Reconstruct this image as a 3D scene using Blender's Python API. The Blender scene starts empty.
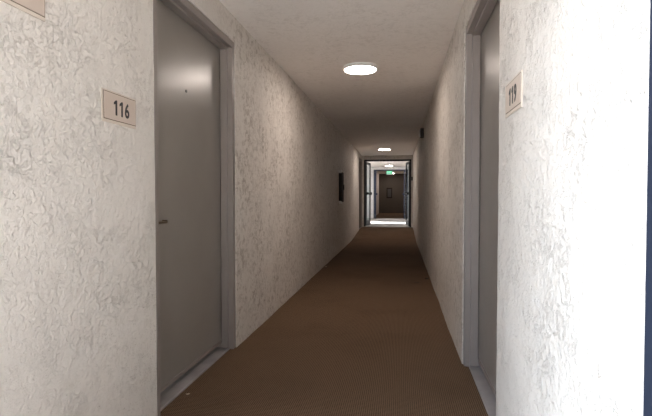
import bpy, bmesh, math
from mathutils import Vector, Matrix, noise

C = bpy.context.scene
COL = C.collection
PI = math.pi
XL, XR = -1.124, 0.394          # corridor wall planes
HC = 2.289                      # ceiling height
NEAR, END = 0.65, 14.20         # corridor from / to (inner faces of its end walls)
FAC2, BACK = 19.55, 25.70       # facade and back wall of the building across the breezeway
STEP = 0.13                     # the far floors lie this much higher

# ------------------------------------------------------------------ helpers
def link(name, bm, mat, parent=None, smooth=False):
    """one bmesh (world coordinates) -> one mesh object, origin at its base or relative to its parent"""
    bmesh.ops.recalc_face_normals(bm, faces=bm.faces)
    if parent is None:
        xs = [v.co.x for v in bm.verts]; ys = [v.co.y for v in bm.verts]; zs = [v.co.z for v in bm.verts]
        org = Vector(((min(xs)+max(xs))/2, (min(ys)+max(ys))/2, min(zs)))
    else:
        org = world_loc(parent)
    for v in bm.verts:
        v.co -= org
    me = bpy.data.meshes.new(name)
    bm.to_mesh(me); bm.free()
    if smooth:
        for p in me.polygons: p.use_smooth = True
    for m in (mat if isinstance(mat, (list, tuple)) else [mat]):
        me.materials.append(m)
    o = bpy.data.objects.new(name, me); COL.objects.link(o)
    if parent is None:
        o.location = org
    else:
        o.parent = parent
    return o

def world_loc(o):
    l = Vector(o.location)
    while o.parent:
        o = o.parent; l += Vector(o.location)
    return l

def empty(name, loc):
    o = bpy.data.objects.new(name, None); COL.objects.link(o)
    o.location = loc; o.empty_display_size = 0.1
    return o

def tag(o, label, cat=None, group=None, kind=None):
    o['label'] = label
    if cat: o['category'] = cat
    if group: o['group'] = group
    if kind: o['kind'] = kind
    return o

def copy_tree(o, loc):
    r = o.copy(); COL.objects.link(r); r.location = loc
    for ch in list(o.children):
        c = ch.copy(); COL.objects.link(c); c.parent = r
        for g in list(ch.children):
            d = g.copy(); COL.objects.link(d); d.parent = c
    return r

def box(bm, x0, x1, y0, y1, z0, z1, bev=0.0, M=None):
    vs = [bm.verts.new((x, y, z)) for x in (x0, x1) for y in (y0, y1) for z in (z0, z1)]
    q = [(0,1,3,2), (4,6,7,5), (0,4,5,1), (2,3,7,6), (0,2,6,4), (1,5,7,3)]
    fs = [bm.faces.new([vs[i] for i in f]) for f in q]
    if bev > 0:
        es = list({e for f in fs for e in f.edges})
        r = bmesh.ops.bevel(bm, geom=es, offset=bev, segments=2, affect='EDGES', profile=0.5)
        vs = list({v for v in r['verts']} | {v for v in vs if v.is_valid})
    if M is not None:
        for v in vs: v.co = M @ v.co
    return bm

def bx(*a, **k):
    return box(bmesh.new(), *a, **k)

def lathe(bm, prof, M, n=48):
    rings = []
    for r, z in prof:
        if r < 1e-6:
            rings.append([bm.verts.new(M @ Vector((0, 0, z)))])
        else:
            rings.append([bm.verts.new(M @ Vector((r*math.cos(2*PI*i/n), r*math.sin(2*PI*i/n), z))) for i in range(n)])
    for a, b in zip(rings, rings[1:]):
        for i in range(n):
            j = (i+1) % n
            if len(a) == 1 and len(b) == 1: continue
            if len(a) == 1: bm.faces.new((a[0], b[i], b[j]))
            elif len(b) == 1: bm.faces.new((a[i], b[0], a[j]))
            else: bm.faces.new((a[i], b[i], b[j], a[j]))
    return bm

def frame_M(origin, xax, yax, zax):
    """local (x right, y up, z out of the wall) -> world"""
    m = Matrix((xax, yax, zax)).transposed().to_4x4()
    m.translation = Vector(origin)
    return m

def left_M(y, z):  return frame_M((XL, y, z), (0,1,0), (0,0,1), (1,0,0))
def right_M(y, z): return frame_M((XR, y, z), (0,-1,0), (0,0,1), (-1,0,0))

def text_bm(s, size, M, depth=0.0012, xs=1.0, weight=0.0):
    cu = bpy.data.curves.new('lettering', 'FONT')
    cu.body = s; cu.size = size; cu.align_x = 'CENTER'; cu.align_y = 'CENTER'
    cu.extrude = depth; cu.offset = weight; cu.resolution_u = 6
    t = bpy.data.objects.new('lettering', cu); COL.objects.link(t)
    bpy.context.view_layer.update()
    me = bpy.data.meshes.new_from_object(t.evaluated_get(bpy.context.evaluated_depsgraph_get()))
    bm = bmesh.new(); bm.from_mesh(me)
    bpy.data.objects.remove(t); bpy.data.curves.remove(cu); bpy.data.meshes.remove(me)
    xsv = [v.co.x for v in bm.verts]; ysv = [v.co.y for v in bm.verts]
    cx, cy = (min(xsv)+max(xsv))/2, (min(ysv)+max(ysv))/2
    for v in bm.verts:
        v.co = M @ Vector(((v.co.x-cx)*xs, v.co.y-cy, v.co.z))
    return bm

# ------------------------------------------------------------------ materials
def new_mat(name):
    m = bpy.data.materials.new(name); m.use_nodes = True
    nt = m.node_tree
    return m, nt, nt.nodes['Principled BSDF']

def N(nt, kind, **kw):
    n = nt.nodes.new(kind)
    for k, v in kw.items():
        if k in n.inputs.keys(): n.inputs[k].default_value = v
        else: setattr(n, k, v)
    return n

def ramp(nt, src, a, b, ca=0.0, cb=1.0):
    r = nt.nodes.new('ShaderNodeMapRange')
    r.interpolation_type = 'SMOOTHSTEP'
    r.inputs['From Min'].default_value = a; r.inputs['From Max'].default_value = b
    r.inputs['To Min'].default_value = ca; r.inputs['To Max'].default_value = cb
    nt.links.new(src, r.inputs['Value'])
    return r.outputs['Result']

def math_(nt, op, a, b=None):
    n = nt.nodes.new('ShaderNodeMath'); n.operation = op
    for i, s in enumerate((a, b)):
        if s is None: continue
        if isinstance(s, (int, float)): n.inputs[i].default_value = s
        else: nt.links.new(s, n.inputs[i])
    return n.outputs[0]

def mixc(nt, f, a, b):
    n = nt.nodes.new('ShaderNodeMix'); n.data_type = 'RGBA'
    for k, s in ((0, f), (6, a), (7, b)):
        if isinstance(s, (int, float)): n.inputs[k].default_value = s
        elif isinstance(s, tuple): n.inputs[k].default_value = (*s, 1)
        else: nt.links.new(s, n.inputs[k])
    return n.outputs[2]

def noise_n(nt, vec, scale, detail=3, rough=0.55, dist=0.0):
    n = N(nt, 'ShaderNodeTexNoise', Scale=scale, Detail=detail, Roughness=rough, Distortion=dist)
    nt.links.new(vec, n.inputs['Vector'])
    return n.outputs['Fac']

def plaster(name, col, dirt, bumpd=0.0034, specks=1.0, coarse=0.8, rough=0.6):
    m, nt, P = new_mat(name)
    tc = N(nt, 'ShaderNodeNewGeometry').outputs['Position']
    n1 = ramp(nt, noise_n(nt, tc, 10, 6, 0.66, 0.5), 0.44, 0.58)
    n2 = ramp(nt, noise_n(nt, tc, 42, 4, 0.62, 0.3), 0.48, 0.62)
    n3 = noise_n(nt, tc, 130, 3, 0.6)
    h = math_(nt, 'ADD', math_(nt, 'MULTIPLY', n1, 0.50*coarse),
              math_(nt, 'ADD', math_(nt, 'MULTIPLY', n2, 0.5), math_(nt, 'MULTIPLY', n3, 0.55)))
    rd = math_(nt, 'ABSOLUTE', math_(nt, 'SUBTRACT', noise_n(nt, tc, 13, 6, 0.68, 0.5), 0.5))   # crinkled trowel ridges
    rmask = ramp(nt, noise_n(nt, tc, 3.5, 3), 0.42, 0.58)
    rd = math_(nt, 'MULTIPLY', ramp(nt, rd, 0.004, 0.022, 1.0, 0.0), rmask)
    h = math_(nt, 'ADD', h, math_(nt, 'MULTIPLY', rd, 0.65*coarse))
    b = N(nt, 'ShaderNodeBump', Strength=1.0, Distance=bumpd)
    nt.links.new(h, b.inputs['Height']); nt.links.new(b.outputs[0], P.inputs['Normal'])
    big = ramp(nt, noise_n(nt, tc, 1.7, 4), 0.35, 0.7)
    c = mixc(nt, math_(nt, 'MULTIPLY', big, 0.35), col, tuple(x*0.93 for x in col))
    area = ramp(nt, noise_n(nt, tc, 5, 3), 0.45, 0.62)
    sp = ramp(nt, noise_n(nt, tc, 75, 3, 0.6, 0.5), 0.62, 0.72)
    c = mixc(nt, math_(nt, 'MULTIPLY', math_(nt, 'MULTIPLY', sp, area), 0.6*specks), c, dirt)
    mot = math_(nt, 'MULTIPLY', ramp(nt, noise_n(nt, tc, 22, 6, 0.75, 0.6), 0.48, 0.62), ramp(nt, noise_n(nt, tc, 2.6, 3), 0.34, 0.58, 0.25, 1.0))
    sp3 = N(nt, 'ShaderNodeSeparateXYZ'); nt.links.new(tc, sp3.inputs[0])
    mot = math_(nt, 'MULTIPLY', mot, ramp(nt, sp3.outputs['Y'], 2.4, 3.3, 0.18, 1.0))   # the inner stretch is dirtier
    c = mixc(nt, math_(nt, 'MULTIPLY', math_(nt, 'MULTIPLY', rd, ramp(nt, sp3.outputs['Y'], 2.4, 3.3, 0.4, 1.0)), 0.30*specks), c, dirt)
    c = mixc(nt, math_(nt, 'MULTIPLY', mot, 0.62*specks), c, dirt)
    nt.links.new(c, P.inputs['Base Color'])
    P.inputs['Roughness'].default_value = rough
    P.inputs['Specular IOR Level'].default_value = 0.35
    return m

def paint(name, col, rough=0.4, var=0.06, bump=0.0004, spec=0.5, metal=0.0, scale=6):
    m, nt, P = new_mat(name)
    tc = N(nt, 'ShaderNodeNewGeometry').outputs['Position']
    f = noise_n(nt, tc, scale, 5, 0.6)
    c = mixc(nt, ramp(nt, f, 0.3, 0.7), tuple(x*(1-var) for x in col), tuple(x*(1+var) for x in col))
    nt.links.new(c, P.inputs['Base Color'])
    r = ramp(nt, noise_n(nt, tc, scale*3, 4), 0.2, 0.8, rough*0.96, rough*1.05)
    nt.links.new(r, P.inputs['Roughness'])
    P.inputs['Specular IOR Level'].default_value = spec
    P.inputs['Metallic'].default_value = metal
    if bump:
        b = N(nt, 'ShaderNodeBump', Strength=1.0, Distance=bump)
        nt.links.new(noise_n(nt, tc, scale*9, 3), b.inputs['Height'])
        nt.links.new(b.outputs[0], P.inputs['Normal'])
    return m

def emit(name, col, s):
    m, nt, P = new_mat(name)
    P.inputs['Base Color'].default_value = (*col, 1)
    tc = N(nt, 'ShaderNodeNewGeometry').outputs['Position']
    c = mixc(nt, noise_n(nt, tc, 8, 2), col, tuple(x*0.97 for x in col))
    nt.links.new(c, P.inputs['Emission Color'])
    P.inputs['Emission Strength'].default_value = s
    return m

def carpet_mat():
    m, nt, P = new_mat('carpet')
    tc = N(nt, 'ShaderNodeNewGeometry').outputs['Position']
    sep = N(nt, 'ShaderNodeSeparateXYZ'); nt.links.new(tc, sep.inputs[0])
    wob = noise_n(nt, tc, 40, 2)
    k = 2*PI/0.0105
    sx = math_(nt, 'SINE', math_(nt, 'ADD', math_(nt, 'MULTIPLY', sep.outputs['X'], k), math_(nt, 'MULTIPLY', wob, 2.5)))
    sy = math_(nt, 'SINE', math_(nt, 'ADD', math_(nt, 'MULTIPLY', sep.outputs['Y'], k*0.75), math_(nt, 'MULTIPLY', sx, 0.9)))
    loop = math_(nt, 'ADD', math_(nt, 'MULTIPLY', sx, 0.5), math_(nt, 'MULTIPLY', sy, 0.5))
    lo = ramp(nt, loop, -0.8, 0.7)
    fine = noise_n(nt, tc, 160, 2)
    c = mixc(nt, lo, (0.034, 0.021, 0.012), (0.235, 0.146, 0.092))
    c = mixc(nt, ramp(nt, fine, 0.35, 0.75, 0.0, 0.35), c, (0.26, 0.17, 0.11))
    c = mixc(nt, ramp(nt, noise_n(nt, tc, 1.1, 4), 0.45, 0.75, 0.0, 0.3), c, (0.05, 0.031, 0.018))
    nt.links.new(c, P.inputs['Base Color'])
    P.inputs['Roughness'].default_value = 0.95
    P.inputs['Specular IOR Level'].default_value = 0.1
    b = N(nt, 'ShaderNodeBump', Strength=0.8, Distance=0.004)
    nt.links.new(math_(nt, 'ADD', lo, math_(nt, 'MULTIPLY', fine, 0.5)), b.inputs['Height'])
    nt.links.new(b.outputs[0], P.inputs['Normal'])
    return m

def glass_mat():
    m = bpy.data.materials.new('door_glass'); m.use_nodes = True
    nt = m.node_tree; nt.nodes.clear()
    out = nt.nodes.new('ShaderNodeOutputMaterial'); mx = nt.nodes.new('ShaderNodeMixShader')
    t = nt.nodes.new('ShaderNodeBsdfTransparent'); t.inputs[0].default_value = (0.9, 0.94, 0.96, 1)
    g = nt.nodes.new('ShaderNodeBsdfGlossy'); g.inputs['Roughness'].default_value = 0.02
    mx.inputs[0].default_value = 0.07
    nt.links.new(t.outputs[0], mx.inputs[1])
    nt.links.new(g.outputs[0], mx.inputs[2]); nt.links.new(mx.outputs[0], out.inputs[0])
    return m

WALL = plaster('wall_plaster', (0.73, 0.685, 0.635), (0.30, 0.24, 0.19))
CEIL = plaster('ceiling_plaster', (0.87, 0.81, 0.76), (0.5, 0.44, 0.38), bumpd=0.0016, specks=0.4, coarse=0.5, rough=0.75)
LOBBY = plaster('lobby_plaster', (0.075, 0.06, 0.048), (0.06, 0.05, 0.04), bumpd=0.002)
FACADE = plaster('facade_stucco', (0.82, 0.81, 0.81), (0.5, 0.48, 0.46), bumpd=0.004)
LIGHTBLOCK = plaster('dark_light_block', (0.075, 0.07, 0.066), (0.05, 0.045, 0.04))  # kept dark so the added porch-side wall bounces little light
CARPET = carpet_mat()
CONC = paint('concrete', (0.52, 0.51, 0.50), rough=0.8, var=0.12, bump=0.002, spec=0.2, scale=3)
GROUND = paint('pale_ground', (0.45, 0.43, 0.39), rough=0.9, var=0.15, bump=0.004, spec=0.1, scale=1.5)
DOOR = paint('door_paint', (0.255, 0.232, 0.208), rough=0.30, var=0.03, bump=0, spec=0.55, scale=4)
FRAME = paint('frame_paint', (0.25, 0.213, 0.195), rough=0.42, var=0.04, bump=0.0003)
BROWN_DOOR = paint('brown_door_paint', (0.06, 0.045, 0.036), rough=0.5)
ALU = paint('threshold_metal', (0.35, 0.33, 0.33), rough=0.5, var=0.12, metal=0.35)
NAVY = paint('navy_frame_paint', (0.035, 0.048, 0.088), rough=0.45, var=0.05)
BRASS = paint('aged_brass', (0.16, 0.115, 0.075), rough=0.35, metal=0.7)
BLACK = paint('dark_lens', (0.015, 0.014, 0.013), rough=0.3)
SHADENAVY = paint('shade_navy_frame_paint', (0.012, 0.013, 0.018), rough=0.5, var=0.05)  # frame navy with its unlit side's shade put into the colour
GLASS = glass_mat()
LAMP = emit('lamp_diffuser', (1.0, 0.87, 0.78), 52.0)
WHITE = paint('white_plastic', (0.75, 0.74, 0.73), rough=0.4)
PLATE = paint('beige_sign_plastic', (0.56, 0.465, 0.395), rough=0.5, var=0.02, bump=0.0002)
RIM = paint('pale_sign_rim', (0.62, 0.54, 0.46), rough=0.5, var=0.02, bump=0.0002)
INK = paint('dark_sign_ink', (0.035, 0.034, 0.036), rough=0.6, bump=0)
LINE = paint('brown_sign_line', (0.13, 0.09, 0.06), rough=0.6, bump=0)
CABINET = paint('dark_brown_cabinet', (0.022, 0.015, 0.013), rough=0.7, spec=0.25)
GREYPANEL = paint('grey_cabinet_panel', (0.045, 0.042, 0.04), rough=0.4)
CHROME = paint('bright_metal', (0.85, 0.84, 0.83), rough=0.6, metal=0.0)
REDBROWN = paint('dark_red_plastic', (0.018, 0.007, 0.005), rough=0.6)
GREEN = emit('exit_green', (0.03, 0.55, 0.24), 0.9)
PALEGREEN = emit('exit_letters', (0.55, 1.0, 0.75), 1.2)
PAPER = paint('paper_scrap', (0.55, 0.44, 0.32), rough=0.8)
DARKLEAF = paint('dark_leaf', (0.02, 0.014, 0.01), rough=0.8)

# ------------------------------------------------------------------ walls with real unevenness
def bumpy(p, amp):
    a = noise.noise(Vector((p.x*1.3, p.y*1.3, p.z*1.3)))*0.6
    a += noise.noise(Vector((p.x*4+7, p.y*4, p.z*4)))*0.3
    a += noise.noise(Vector((p.x*15, p.y*15+3, p.z*15)))*0.22
    if p.z < 0.12:                       # thicker, uneven plaster at the foot of the wall
        a += (0.12-p.z)/0.12*(0.5+1.0*noise.noise(Vector((p.y*3, 1.7, 9.1))))
    return a*amp

def slab_x(bm, x, side, depth, y0, y1, z0, z1, amp=0.004, step=0.05, edge=True):
    """wall piece whose plastered face lies in the plane X=x and looks to `side`; the face is a fine uneven grid"""
    ny = max(1, round((y1-y0)/step)); nz = max(1, round((z1-z0)/step))
    g = []
    for i in range(ny+1):
        row = []
        for j in range(nz+1):
            p = Vector((x, y0+(y1-y0)*i/ny, z0+(z1-z0)*j/nz))
            p.x += side*bumpy(p, amp)
            row.append(bm.verts.new(p))
        g.append(row)
    for i in range(ny):
        for j in range(nz):
            bm.faces.new((g[i][j], g[i+1][j], g[i+1][j+1], g[i][j+1]))
    xb = x - side*depth
    border = [g[i][0] for i in range(ny+1)] + [g[ny][j] for j in range(1, nz+1)] + \
             [g[i][nz] for i in range(ny-1, -1, -1)] + [g[0][j] for j in range(nz-1, 0, -1)]
    back = [bm.verts.new((xb, v.co.y, v.co.z)) for v in border]
    n = len(border)
    for i in range(n):
        bm.faces.new((border[i], border[(i+1) % n], back[(i+1) % n], back[i]))
    bm.faces.new(back)
    for i in range(n):                   # crisp corners all round the plastered face
        bm.edges.get((border[i], border[(i+1) % n])).smooth = False

def opening_wall(x, side, y0, y1, ops, z0=-0.06, z1=HC+0.02, depth=0.30):
    """side wall with door recesses: ops = [(ya, yb, ztop)]"""
    bm = bmesh.new(); y = y0
    for ya, yb, zt in ops:
        slab_x(bm, x, side, depth, y, ya, z0, z1, step=0.045 if y < 4 else 0.06)
        slab_x(bm, x, side, depth, ya, yb, zt, z1, step=0.045)
        box(bm, *sorted((x-side*0.25, x-side*depth)), ya, yb, z0, zt)       # back of the recess
        y = yb
    slab_x(bm, x, side, depth, y, y1, z0, z1, step=0.06)
    return bm

D1 = (2.012, 3.098, 2.118)      # left door opening: y from, y to, head height
D2 = (1.965, 3.012, 2.095)      # right door opening
D3 = (13.03, 14.09, 2.16)       # far left door
wl = link('wall_left', opening_wall(XL, 1, NEAR, END, [D1, D3]), WALL, smooth=True)
tag(wl, 'long rough white plaster wall on the left of the corridor', kind='structure')
wr = link('wall_right', opening_wall(XR, -1, NEAR, END, [D2]), WALL, smooth=True)
tag(wr, 'long rough white plaster wall on the right of the corridor', kind='structure')
for o in (wl, wr):
    for p in o.data.polygons:
        if abs(p.normal.x) < 0.8: p.use_smooth = False

def gable(name, ya, yb, zf, mat, label):
    """cross wall with the doorway for the navy entrance frame"""
    bm = bmesh.new()
    box(bm, -6.0, -1.075, ya, yb, -0.06, HC+0.02)
    box(bm, 0.345, 6.0, ya, yb, -0.06, HC+0.02)
    box(bm, -1.075, 0.345, ya, yb, zf+2.075, HC+0.02)
    tag(link(name, bm, mat), label, kind='structure')

gable('wall_front', 0.48, NEAR, 0.07, FACADE, 'white outer wall around the near doorway, at the right edge')
gable('wall_end', END, END+0.15, STEP-0.035, WALL, 'plaster end wall around the far dark framed doorway')
gable('wall_facade', FAC2, FAC2+0.15, STEP-0.035, FACADE, 'pale outer wall beyond the breezeway around the second doorway')

# floors
def floor_z(y):
    t = min(1, max(0, (y-10.4)/3.5)); return 0.124*t*t*(3-2*t)
bm = bmesh.new()
ys = [0.48+0.12*i for i in range(int((END-0.48)/0.12)+1)] + [END]
def strip(bm, x0, x1, yy):
    top = [[bm.verts.new((x, y, floor_z(y))) for y in yy] for x in (x0, x1)]
    bot = [[bm.verts.new((x, y, -0.12)) for y in yy] for x in (x0, x1)]
    n = len(yy)
    for i in range(n-1):
        bm.faces.new((top[0][i], top[1][i], top[1][i+1], top[0][i+1]))
        bm.faces.new((bot[0][i], bot[0][i+1], bot[1][i+1], bot[1][i]))
        for s in (0, 1):
            bm.faces.new((top[s][i], top[s][i+1], bot[s][i+1], bot[s][i]))
    for i in (0, n-1):
        bm.faces.new((top[0][i], top[1][i], bot[1][i], bot[0][i]))
strip(bm, XL-0.012, XR+0.012, ys)
strip(bm, XL-0.035, XL-0.012, [D1[0], D1[1]])
strip(bm, XR+0.012, XR+0.037, [D2[0], D2[1]])
tag(link('floor', bm, CARPET), 'brown ribbed carpet along the corridor floor', kind='structure')
bm = bx(-3.2, 2.6, END, FAC2+0.15, -0.12, STEP)
tag(link('floor_breezeway', bm, CONC), 'bright concrete floor of the breezeway beyond the far doorway', kind='structure')
bm = bx(XL-0.02, XR+0.02, FAC2+0.15, BACK+0.02, -0.12, STEP)
tag(link('floor_lobby', bm, CARPET), 'dark brown floor inside the second doorway', kind='structure')
bm = bx(-3.2, 2.6, -5.0, 0.48, -0.12, -0.005)
tag(link('floor_porch', bm, CONC), 'concrete floor outside the near doorway', kind='structure')
bm = bx(-45, 45, -40, 60, -0.3, -0.122)
tag(link('ground', bm, GROUND), 'pale open ground outside the building', kind='structure')

# ceilings
def flat_ceiling(name, x0, x1, y0, y1, mat, label, amp=0.003):
    bm = bmesh.new(); st = 0.12
    nx = max(1, round((x1-x0)/st)); ny = max(1, round((y1-y0)/st))
    g = [[bm.verts.new((x0+(x1-x0)*i/nx, y0+(y1-y0)*j/ny, HC)) for j in range(ny+1)] for i in range(nx+1)]
    for r in g:
        for v in r: v.co.z += bumpy(v.co, amp)
    for i in range(nx):
        for j in range(ny):
            bm.faces.new((g[i][j], g[i][j+1], g[i+1][j+1], g[i+1][j]))
    border = [g[i][0] for i in range(nx+1)] + [g[nx][j] for j in range(1, ny+1)] + \
             [g[i][ny] for i in range(nx-1, -1, -1)] + [g[0][j] for j in range(ny-1, 0, -1)]
    top = [bm.verts.new((v.co.x, v.co.y, HC+0.25)) for v in border]
    n = len(border)
    for i in range(n):
        bm.faces.new((border[i], top[i], top[(i+1) % n], border[(i+1) % n]))
    bm.faces.new(top)
    o = link(name, bm, mat)
    tag(o, label, kind='structure')
flat_ceiling('ceiling', XL-0.3, XR+0.3, 0.48, END, CEIL, 'low textured beige ceiling of the corridor')
flat_ceiling('ceiling_breezeway', -3.2, 2.6, END, FAC2, CEIL, 'pale bright ceiling of the breezeway beyond the far doorway')
flat_ceiling('ceiling_lobby', XL-0.3, XR+0.3, FAC2, BACK+0.2, CEIL, 'dim ceiling inside the second doorway')

# far lobby and the unseen side walls added to shape the daylight
bm = bx(XL-0.2, XL, FAC2+0.15, BACK, -0.06, HC+0.02)
tag(link('wall_lobby_left', bm, WALL), 'pale left wall inside the second doorway', kind='structure')
bm = bx(XR, XR+0.2, FAC2+0.15, BACK, -0.06, HC+0.02)
tag(link('wall_lobby_right', bm, WALL), 'right wall inside the second doorway', kind='structure')
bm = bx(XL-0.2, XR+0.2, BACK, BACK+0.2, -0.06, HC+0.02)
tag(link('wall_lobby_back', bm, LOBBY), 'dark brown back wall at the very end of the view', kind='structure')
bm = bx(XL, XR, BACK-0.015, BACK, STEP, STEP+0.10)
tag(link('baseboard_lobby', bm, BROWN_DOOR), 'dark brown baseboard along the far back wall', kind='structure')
bm = bx(1.1, 1.3, -5.0, 0.48, -0.06, 3.0)  # unseen wall, added to keep daylight off the left corridor wall
tag(link('wall_light_block', bm, LIGHTBLOCK), 'dark wall added out of view to hold daylight off the left wall', kind='structure')
for side, x0, gaps in (('left', -3.2, (16.4, 17.1)), ('right', 2.4, (16.6, 17.7))):  # unseen side walls, added with narrow gaps to limit the breezeway's daylight
    bm = bx(x0, x0+0.2, END+0.15, gaps[0], -0.06, HC+0.02)
    box(bm, x0, x0+0.2, gaps[1], FAC2, -0.06, HC+0.02)
    tag(link('wall_added_breezeway_'+side, bm, FACADE), '%s breezeway wall added out of view, its gap limiting the daylight' % side, kind='structure')

# ------------------------------------------------------------------ hinged unit doors and their steel frames
def unit_door(n, M, w, head, leaf_mat, where, handle=True, sill=0.0):
    """local frame: x along the wall from the opening's viewer-left edge, y up, z out of the wall.  Doorway 0..w"""
    hy = head
    # steel frame: two jambs and a head, each face + reveal + stop
    fr = empty('trim_%d' % n, M @ Vector((w/2, sill, -0.06)))
    tag(fr, 'grey painted steel door frame %s' % where, kind='structure')
    def jamb(sgn):
        bm = bmesh.new()
        a = 0 if sgn > 0 else w
        xs = lambda u, v: sorted((a+sgn*u, a+sgn*v))
        box(bm, *xs(0.0, 0.046), sill, hy, -0.245, -0.006, bev=0.004, M=M)
        box(bm, *xs(0.040, 0.060), sill, hy-0.046, -0.088, -0.040, bev=0.003, M=M)
        return bm
    link('jamb', jamb(1), FRAME, fr); link('jamb', jamb(-1), FRAME, fr)
    bm = bmesh.new()
    box(bm, 0.046, w-0.046, hy-0.046, hy, -0.245, -0.006, bev=0.004, M=M)
    box(bm, 0.046, w-0.046, hy-0.060, hy-0.044, -0.088, -0.040, bev=0.003, M=M)
    link('head_jamb', bm, FRAME, fr)
    th = bmesh.new()
    box(th, 0.046, w-0.046, sill-0.02, sill+0.010, -0.20, -0.034, bev=0.004, M=M)
    box(th, 0.046, w-0.046, sill+0.006, sill+0.013, -0.150, -0.112, bev=0.002, M=M)
    tag(link('threshold', th, ALU, fr), 'worn grey metal threshold strip')
    # the leaf
    dr = empty('door_%d' % n, M @ Vector((w/2, sill+0.046, -0.11)))
    tag(dr, 'closed %s flush door %s' % ('dark brown' if leaf_mat is BROWN_DOOR else 'grey painted', where), kind='structure')
    lf = link('door_leaf', bx(0.050, w-0.050, sill+0.046, hy-0.050, -0.135, -0.091, bev=0.003, M=M), leaf_mat, dr)
    link('door_sweep', bx(0.052, w-0.052, sill+0.046, sill+0.068, -0.092, -0.086, bev=0.002, M=M), FRAME, lf)
    return fr, dr, lf

MD1 = left_M(D1[0], 0); MD2 = right_M(D2[1], 0); MD3 = left_M(D3[0], 0)
f1, d1, l1 = unit_door(1, MD1, D1[1]-D1[0], D1[2], DOOR, 'beside the number 116 sign on the left')
f2, d2, l2 = unit_door(2, MD2, D2[1]-D2[0], D2[2], DOOR, 'beside the number 119 sign on the right')
f3, d3, l3 = unit_door(3, MD3, D3[1]-D3[0], D3[2], BROWN_DOOR, 'in the left wall just before the far doorway', sill=0.09)

# lever handle (rose, neck, lever) and the peephole of the left door
def lever(leaf, M, x, y, direction):
    bm = bmesh.new()
    R = M @ Matrix.Translation((x, y, -0.091))
    lathe(bm, [(0, 0.0), (0.032, 0.0), (0.032, 0.006), (0.028, 0.010), (0.011, 0.012), (0.010, 0.048), (0, 0.050)], R, 24)
    o = link('lever_handle', bm, BRASS, leaf, smooth=False)
    b2 = bmesh.new()
    s = sorted((x-direction*0.016, x+direction*0.112))
    box(b2, s[0], s[1], y-0.007, y+0.006, -0.050, -0.036, bev=0.003, M=M)
    e = sorted((x+direction*0.104, x+direction*0.118))
    box(b2, e[0], e[1], y-0.007, y+0.010, -0.062, -0.036, bev=0.004, M=M)
    link('lever', b2, BRASS, leaf)
lever(l1, MD1, 0.050+0.022, 0.930, 1)
bm = bmesh.new()
lathe(bm, [(0, 0.004), (0.005, 0.004), (0.006, 0.003), (0.009, 0.003), (0.009, 0.0)], MD1 @ Matrix.Translation((2.53-D1[0], 1.664, -0.091)), 20)
tag(link('peephole', bm, BLACK, l1), 'small dark peephole')

# ------------------------------------------------------------------ navy entrance frames with glazed leaves
NEARNAVY = paint('dimmed_navy_frame_paint', (0.013, 0.018, 0.032), rough=0.6, spec=0.2)  # navy copy darkened in colour to offset the strong daylight at this frame
def entrance(n, y0, y1, zf, label, NAVY=NAVY, rise=2.0):
    fr = empty('trim_%d' % n, (-0.365, (y0+y1)/2, zf)); tag(fr, label, kind='structure')
    top = zf+rise
    for x0, x1 in ((-1.075, -1.025), (0.300, 0.345)):
        link('jamb', bx(x0, x1, y0, y1, zf, top+0.04, bev=0.003), NAVY, fr)
    link('head_jamb', bx(-1.025, 0.300, y0, y1, top-0.012, top+0.04, bev=0.003), NAVY, fr)
    link('sill', bx(-1.025, 0.300, y0, y1, zf-0.04, zf+0.008, bev=0.003), ALU, fr)
    return fr
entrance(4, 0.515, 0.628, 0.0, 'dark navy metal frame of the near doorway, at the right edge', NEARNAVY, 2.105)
entrance(5, 14.205, 14.305, STEP, 'shade-darkened navy metal frame of the doorway at the corridor end', SHADENAVY)
entrance(6, 19.56, 19.66, STEP, 'navy metal frame of the second doorway across the breezeway')

def leaf(n, hx, hy, hand, ang, zf, label, NAVY=NAVY):
    """glazed leaf hinged at (hx,hy); hand=+1: closed leaf runs to +x.  ang in degrees from closed, + = to +y"""
    dr = empty('door_%d' % n, (hx, hy, zf+0.02)); tag(dr, label, kind='structure')
    w, hgt = 0.635, 1.965
    a = math.radians(ang)
    xa = Vector((hand*math.cos(a), math.sin(a), 0))
    s = 1 if ang > 0 else -1
    nrm = Vector((math.sin(a)*s*hand*hand, -math.cos(a)*s*hand, 0))
    nrm = Vector((hand*abs(math.sin(a)), 0, 0)) + Vector((0, -s*math.cos(a), 0))   # face turned to the passage
    M = frame_M((hx, hy, zf+0.02), xa, (0, 0, 1), nrm)
    for u in (0.004, w-0.046):
        link('stile', bx(u, u+0.042, 0, hgt, -0.017, 0.017, bev=0.003, M=M), NAVY, dr)
    link('bottom_rail', bx(0.046, w-0.046, 0, 0.16, -0.017, 0.017, bev=0.003, M=M), NAVY, dr)
    link('top_rail', bx(0.046, w-0.046, hgt-0.075, hgt, -0.017, 0.017, bev=0.003, M=M), NAVY, dr)
    link('glass_pane', bx(0.046, w-0.046, 0.16, hgt-0.075, -0.004, 0.004, M=M), GLASS, dr)
    bar = bmesh.new()
    box(bar, 0.03, w-0.03, 0.965, 1.010, 0.045, 0.070, bev=0.008, M=M)
    for u in (0.022, w-0.062):
        box(bar, u, u+0.04, 0.955, 1.035, 0.017, 0.066, bev=0.006, M=M)
    link('push_bar', bar, NAVY, dr)
leaf(4, -1.018, 14.300, 1, 82, STEP, 'glazed left leaf of the far doorway, standing open', SHADENAVY)
leaf(5, 0.292, 14.300, -1, 82, STEP, 'glazed right leaf of the far doorway, standing open', SHADENAVY)
leaf(6, -1.018, 19.565, 1, -84, STEP, 'glazed left leaf of the second doorway, standing open')
leaf(7, 0.292, 19.565, -1, -80, STEP, 'glazed right leaf of the second doorway, standing open')

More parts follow.
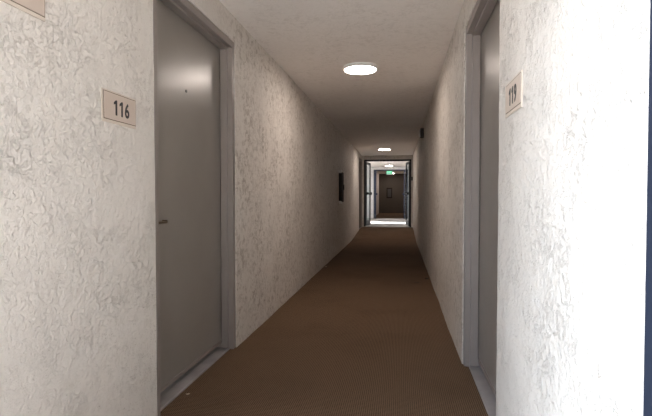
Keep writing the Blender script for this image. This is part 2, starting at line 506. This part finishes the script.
# ------------------------------------------------------------------ ceiling lights
def ceiling_light(loc, label):
    t = empty('ceiling_light', loc); tag(t, label, 'light', 'round ceiling lights')
    D = Matrix.Translation(loc) @ Matrix.Rotation(PI, 4, 'X')
    bm = lathe(bmesh.new(), [(0, -0.004), (0.157, -0.004), (0.158, 0.004), (0.158, 0.030), (0.155, 0.033), (0.151, 0.033), (0.151, 0.02), (0, 0.02)], D, 64)
    link('housing', bm, WHITE, t, smooth=False)
    bm = lathe(bmesh.new(), [(0, 0.020), (0.150, 0.020), (0.150, 0.033), (0.13, 0.037), (0.08, 0.040), (0, 0.041)], D, 64)
    link('diffuser', bm, LAMP, t, smooth=True)
    return t
cl = ceiling_light((-0.373, 4.44, HC), 'lit round ceiling light nearest the camera, between the two grey doors')
for (x, y, lab) in ((-0.39, 12.05, 'lit round ceiling light inside the corridor just before the far doorway'),
                    (-0.42, 18.60, 'lit round ceiling light of the breezeway, seen through the far doorway'),
                    (-0.415, 24.7, 'lit round ceiling light farthest away, inside the second doorway')):
    o = copy_tree(cl, (x, y, HC)); o['label'] = lab

# ------------------------------------------------------------------ door number signs
def sign(name, M, w, h, digits, label, cat, tx=0.0, size=0.060):
    t = empty(name, M @ Vector((0, -h/2, 0))); tag(t, label, cat)
    link('back_plate', bx(-w/2, w/2, -h/2, h/2, -0.003, 0.0040, bev=0.001, M=M), RIM, t)
    l, r, b, tp = -w/2+0.010, w/2-0.003, -h/2+0.012, h/2-0.006
    link('outline', bx(l, r, b, tp, 0.0040, 0.0046, M=M), LINE, t)
    link('face_panel', bx(l+0.0028, r-0.0028, b+0.0028, tp-0.0028, 0.0044, 0.0058, bev=0.0004, M=M), PLATE, t)
    adv = 0.0385
    for i, ch in enumerate(digits):
        K = M @ Matrix.Translation((tx+(i-(len(digits)-1)/2)*adv, 0.001, 0.0062))
        if ch == '1':                                  # upright stroke with a flag
            pts = [(-0.002, -size/2), (0.0085, -size/2), (0.0085, size/2), (0.0005, size/2), (-0.013, size*0.33), (-0.013, size*0.17), (-0.002, size*0.27)]
            b1 = bmesh.new()
            lo = [b1.verts.new(K @ Vector((x, y, -0.0008))) for x, y in pts]
            hi = [b1.verts.new(K @ Vector((x, y, 0.0008))) for x, y in pts]
            b1.faces.new(lo); b1.faces.new(hi)
            for q in range(len(pts)):
                b1.faces.new((lo[q], lo[(q+1) % len(pts)], hi[(q+1) % len(pts)], hi[q]))
            link('digit', b1, INK, t)
        else:
            link('digit', text_bm(ch, size*1.36, K, depth=0.0008, xs=0.80, weight=0.0016), INK, t)
    return t
sign('door_number_sign', left_M(1.738, 1.411), 0.232, 0.127, '116',
     'beige door number sign reading 116 on the left wall', 'sign', tx=0.008)
sign('door_number_sign', right_M(1.718, 1.412), 0.232, 0.120, '119',
     'beige door number sign reading 119 on the right wall', 'sign', tx=0.004)
M = left_M(1.342-0.17, 1.617+0.13)
sign('wall_sign', M, 0.34, 0.26, '', 'blank beige wall sign cut off by the top left corner of the photo', 'sign')

# ------------------------------------------------------------------ cabinets, alarm, exit sign, small box
def cabinet(M, label, panel, brackets):
    t = empty('extinguisher_cabinet', M @ Vector((0, -0.28, 0))); tag(t, label, 'cabinet', 'wall cabinets for fire extinguishers')
    link('body', bx(-0.15, 0.15, -0.28, 0.28, -0.004, 0.045, bev=0.004, M=M), CABINET, t)
    bm = bmesh.new()
    for a in ((-0.15, 0.15, 0.22, 0.28), (-0.15, 0.15, -0.28, -0.22), (-0.15, -0.10, -0.22, 0.22), (0.10, 0.15, -0.22, 0.22)):
        box(bm, *a, 0.045, 0.058, bev=0.002, M=M)
    df = link('door_frame', bm, CABINET, t)
    link('door_panel', bx(-0.10, 0.10, -0.22, 0.22, 0.045, 0.050, M=M), panel, df)
    link('pull', bx(0.112, 0.128, -0.05, 0.05, 0.058, 0.072, bev=0.003, M=M), CABINET, df)
    for s in ((1, -1) if brackets else ()):
        b = bmesh.new()
        box(b, -0.165, -0.07, *sorted((s*0.262, s*0.318)), 0.0, 0.056, bev=0.010, M=M)
        tag(link('end_bracket', b, CHROME, t), 'bright metal end bracket')
    return t
cabinet(left_M(8.78, 1.232), 'dark brown extinguisher cabinet on the left corridor wall', CABINET, True)
cabinet(frame_M((-0.553, BACK, 1.235), (1, 0, 0), (0, 0, 1), (0, -1, 0)),
        'dark extinguisher cabinet on the back wall seen through both doorways', GREYPANEL, False)

t = empty('fire_alarm', (XR, 7.96, 2.04)); tag(t, 'dark red fire alarm high on the right wall near the ceiling', 'alarm')
M = right_M(7.96, 2.115)
link('housing', bx(-0.06, 0.06, -0.075, 0.075, -0.004, 0.055, bev=0.006, M=M), REDBROWN, t)
bm = bmesh.new()
for k in range(5):
    box(bm, -0.045, 0.045, 0.052-k*0.016, 0.060-k*0.016, 0.053, 0.064, bev=0.002, M=M)
link('horn_grille', bm, BLACK, t)
link('strobe_lens', bx(-0.022, 0.022, -0.066, -0.030, 0.053, 0.076, bev=0.006, M=M), WHITE, t)

t = empty('exit_sign', (-0.433, 20.3, 2.0)); tag(t, 'green lit exit sign hanging inside the second doorway', 'exit sign')
M = frame_M((-0.433, 20.3, 2.075), (1, 0, 0), (0, 0, 1), (0, -1, 0))
hs = link('housing', bx(-0.14, 0.14, -0.085, 0.080, -0.04, 0.02, bev=0.006, M=M), WHITE, t)
link('lit_panel', bx(-0.128, 0.118, -0.045, 0.072, 0.018, 0.024, bev=0.002, M=M), GREEN, hs)
link('lettering', text_bm('EXIT', 0.105, M @ Matrix.Translation((-0.005, 0.013, 0.0245)), depth=0.001, xs=0.95, weight=0.002), PALEGREEN, t)
link('ceiling_mount', bx(-0.035, 0.035, 0.080, HC-2.075+0.002, -0.03, 0.01, bev=0.003, M=M), WHITE, t)

t = empty('card_reader', (0.368, END, 1.53)); tag(t, 'small dark box on the end wall just right of the far doorway', 'card reader')
M = frame_M((0.368, END, 1.585), (1, 0, 0), (0, 0, 1), (0, -1, 0))
link('housing', bx(-0.020, 0.020, -0.055, 0.055, -0.003, 0.025, bev=0.004, M=M), BLACK, t)
link('indicator', bx(-0.006, 0.006, 0.028, 0.036, 0.024, 0.027, bev=0.001, M=M), GREYPANEL, t)

# ------------------------------------------------------------------ scraps on the carpet
def scrap(name, x, y, sx, sy, rot, mat, label, cat, seed):
    bm = bmesh.new(); n = 7
    g = []
    for lay in (0, 1):
        r = []
        for i in range(n):
            for j in range(n):
                u, v = i/(n-1)*2-1, j/(n-1)*2-1
                k = math.sqrt(max(0, 1-0.55*v*v)); kk = math.sqrt(max(0, 1-0.55*u*u))
                px, py = u*k*sx/2, v*kk*sy/2
                z = 0.0055 + 0.35*min(sx, sy)*(u*u*0.5+0.25*noise.noise(Vector((u*1.5+seed, v*1.5, seed)))) - lay*0.0012
                r.append(bm.verts.new((px, py, z)))
        g.append(r)
    for lay in (0, 1):
        for i in range(n-1):
            for j in range(n-1):
                bm.faces.new([g[lay][a] for a in (i*n+j, (i+1)*n+j, (i+1)*n+j+1, i*n+j+1)])
    rim = [i*n for i in range(n)] + [(n-1)*n+j for j in range(1, n)] + [i*n+n-1 for i in range(n-2, -1, -1)] + list(range(n-2, 0, -1))
    for a, b in zip(rim, rim[1:]+rim[:1]):
        bm.faces.new((g[0][a], g[0][b], g[1][b], g[1][a]))
    zmin = min(v.co.z for v in bm.verts)
    M = Matrix.Translation((x, y, floor_z(y)-zmin)) @ Matrix.Rotation(rot, 4, 'Z')
    for v in bm.verts: v.co = M @ v.co
    tag(link(name, bm, mat, smooth=True), label, cat)
scrap('paper_scrap', -1.115, 2.315, 0.022, 0.012, 0.5, PAPER, 'tiny curled pale scrap on the carpet beside the left threshold', 'litter', 1.0)
scrap('lint_tuft', XL+0.035, 6.86, 0.06, 0.03, 1.2, PAPER, 'small pale tuft of lint at the foot of the left wall', 'litter', 4.0)
scrap('dry_leaf', XR-0.045, 6.05, 0.07, 0.05, 1.4, DARKLEAF, 'small dark dry leaf at the foot of the right wall', 'litter', 7.0)
scrap('dry_leaf', 0.215, 5.75, 0.06, 0.04, 0.2, DARKLEAF, 'small dark flat leaf out on the carpet near the right wall', 'litter', 9.0)

# ------------------------------------------------------------------ daylight and camera
w = bpy.data.worlds.new('sky'); C.world = w; w.use_nodes = True
nt = w.node_tree
bg = nt.nodes['Background']
tc = nt.nodes.new('ShaderNodeTexCoord')
dp = nt.nodes.new('ShaderNodeVectorMath'); dp.operation = 'DOT_PRODUCT'      # hazy sky, brighter around the sun
nt.links.new(tc.outputs['Generated'], dp.inputs[0]); dp.inputs[1].default_value = Vector((-1.0, -0.35, 0.55)).normalized()
halo = math_(nt, 'POWER', math_(nt, 'MAXIMUM', dp.outputs['Value'], 0.0), 3.0)
bg.inputs[0].default_value = (0.74, 0.86, 1.0, 1)
nt.links.new(math_(nt, 'ADD', math_(nt, 'MULTIPLY', halo, 13.0), 0.9), bg.inputs[1])
sun = bpy.data.lights.new('sun', 'SUN'); sun.energy = 60; sun.angle = math.radians(0.6); sun.color = (1, 0.97, 0.94)
so = bpy.data.objects.new('sun', sun); COL.objects.link(so)
so.rotation_euler = Vector((1.0, -0.12, -0.62)).to_track_quat('-Z', 'Y').to_euler()
so.location = (-8, 8, 9)

cam = bpy.data.cameras.new('camera'); cam.sensor_width = 36; cam.lens = 464.722/652*36
cam.clip_start = 0.02; cam.clip_end = 200
co = bpy.data.objects.new('camera', cam); COL.objects.link(co)
co.location = (0, 0, 1.06)
co.rotation_euler = (math.radians(90-1.4535), 0, math.radians(8.991))
C.camera = co

C.view_settings.view_transform = 'Standard'; C.view_settings.look = 'None'
C.view_settings.exposure = 0.05; C.view_settings.gamma = 1; C.view_settings.use_curve_mapping = False
C.cycles.max_bounces = 12; C.cycles.diffuse_bounces = 8
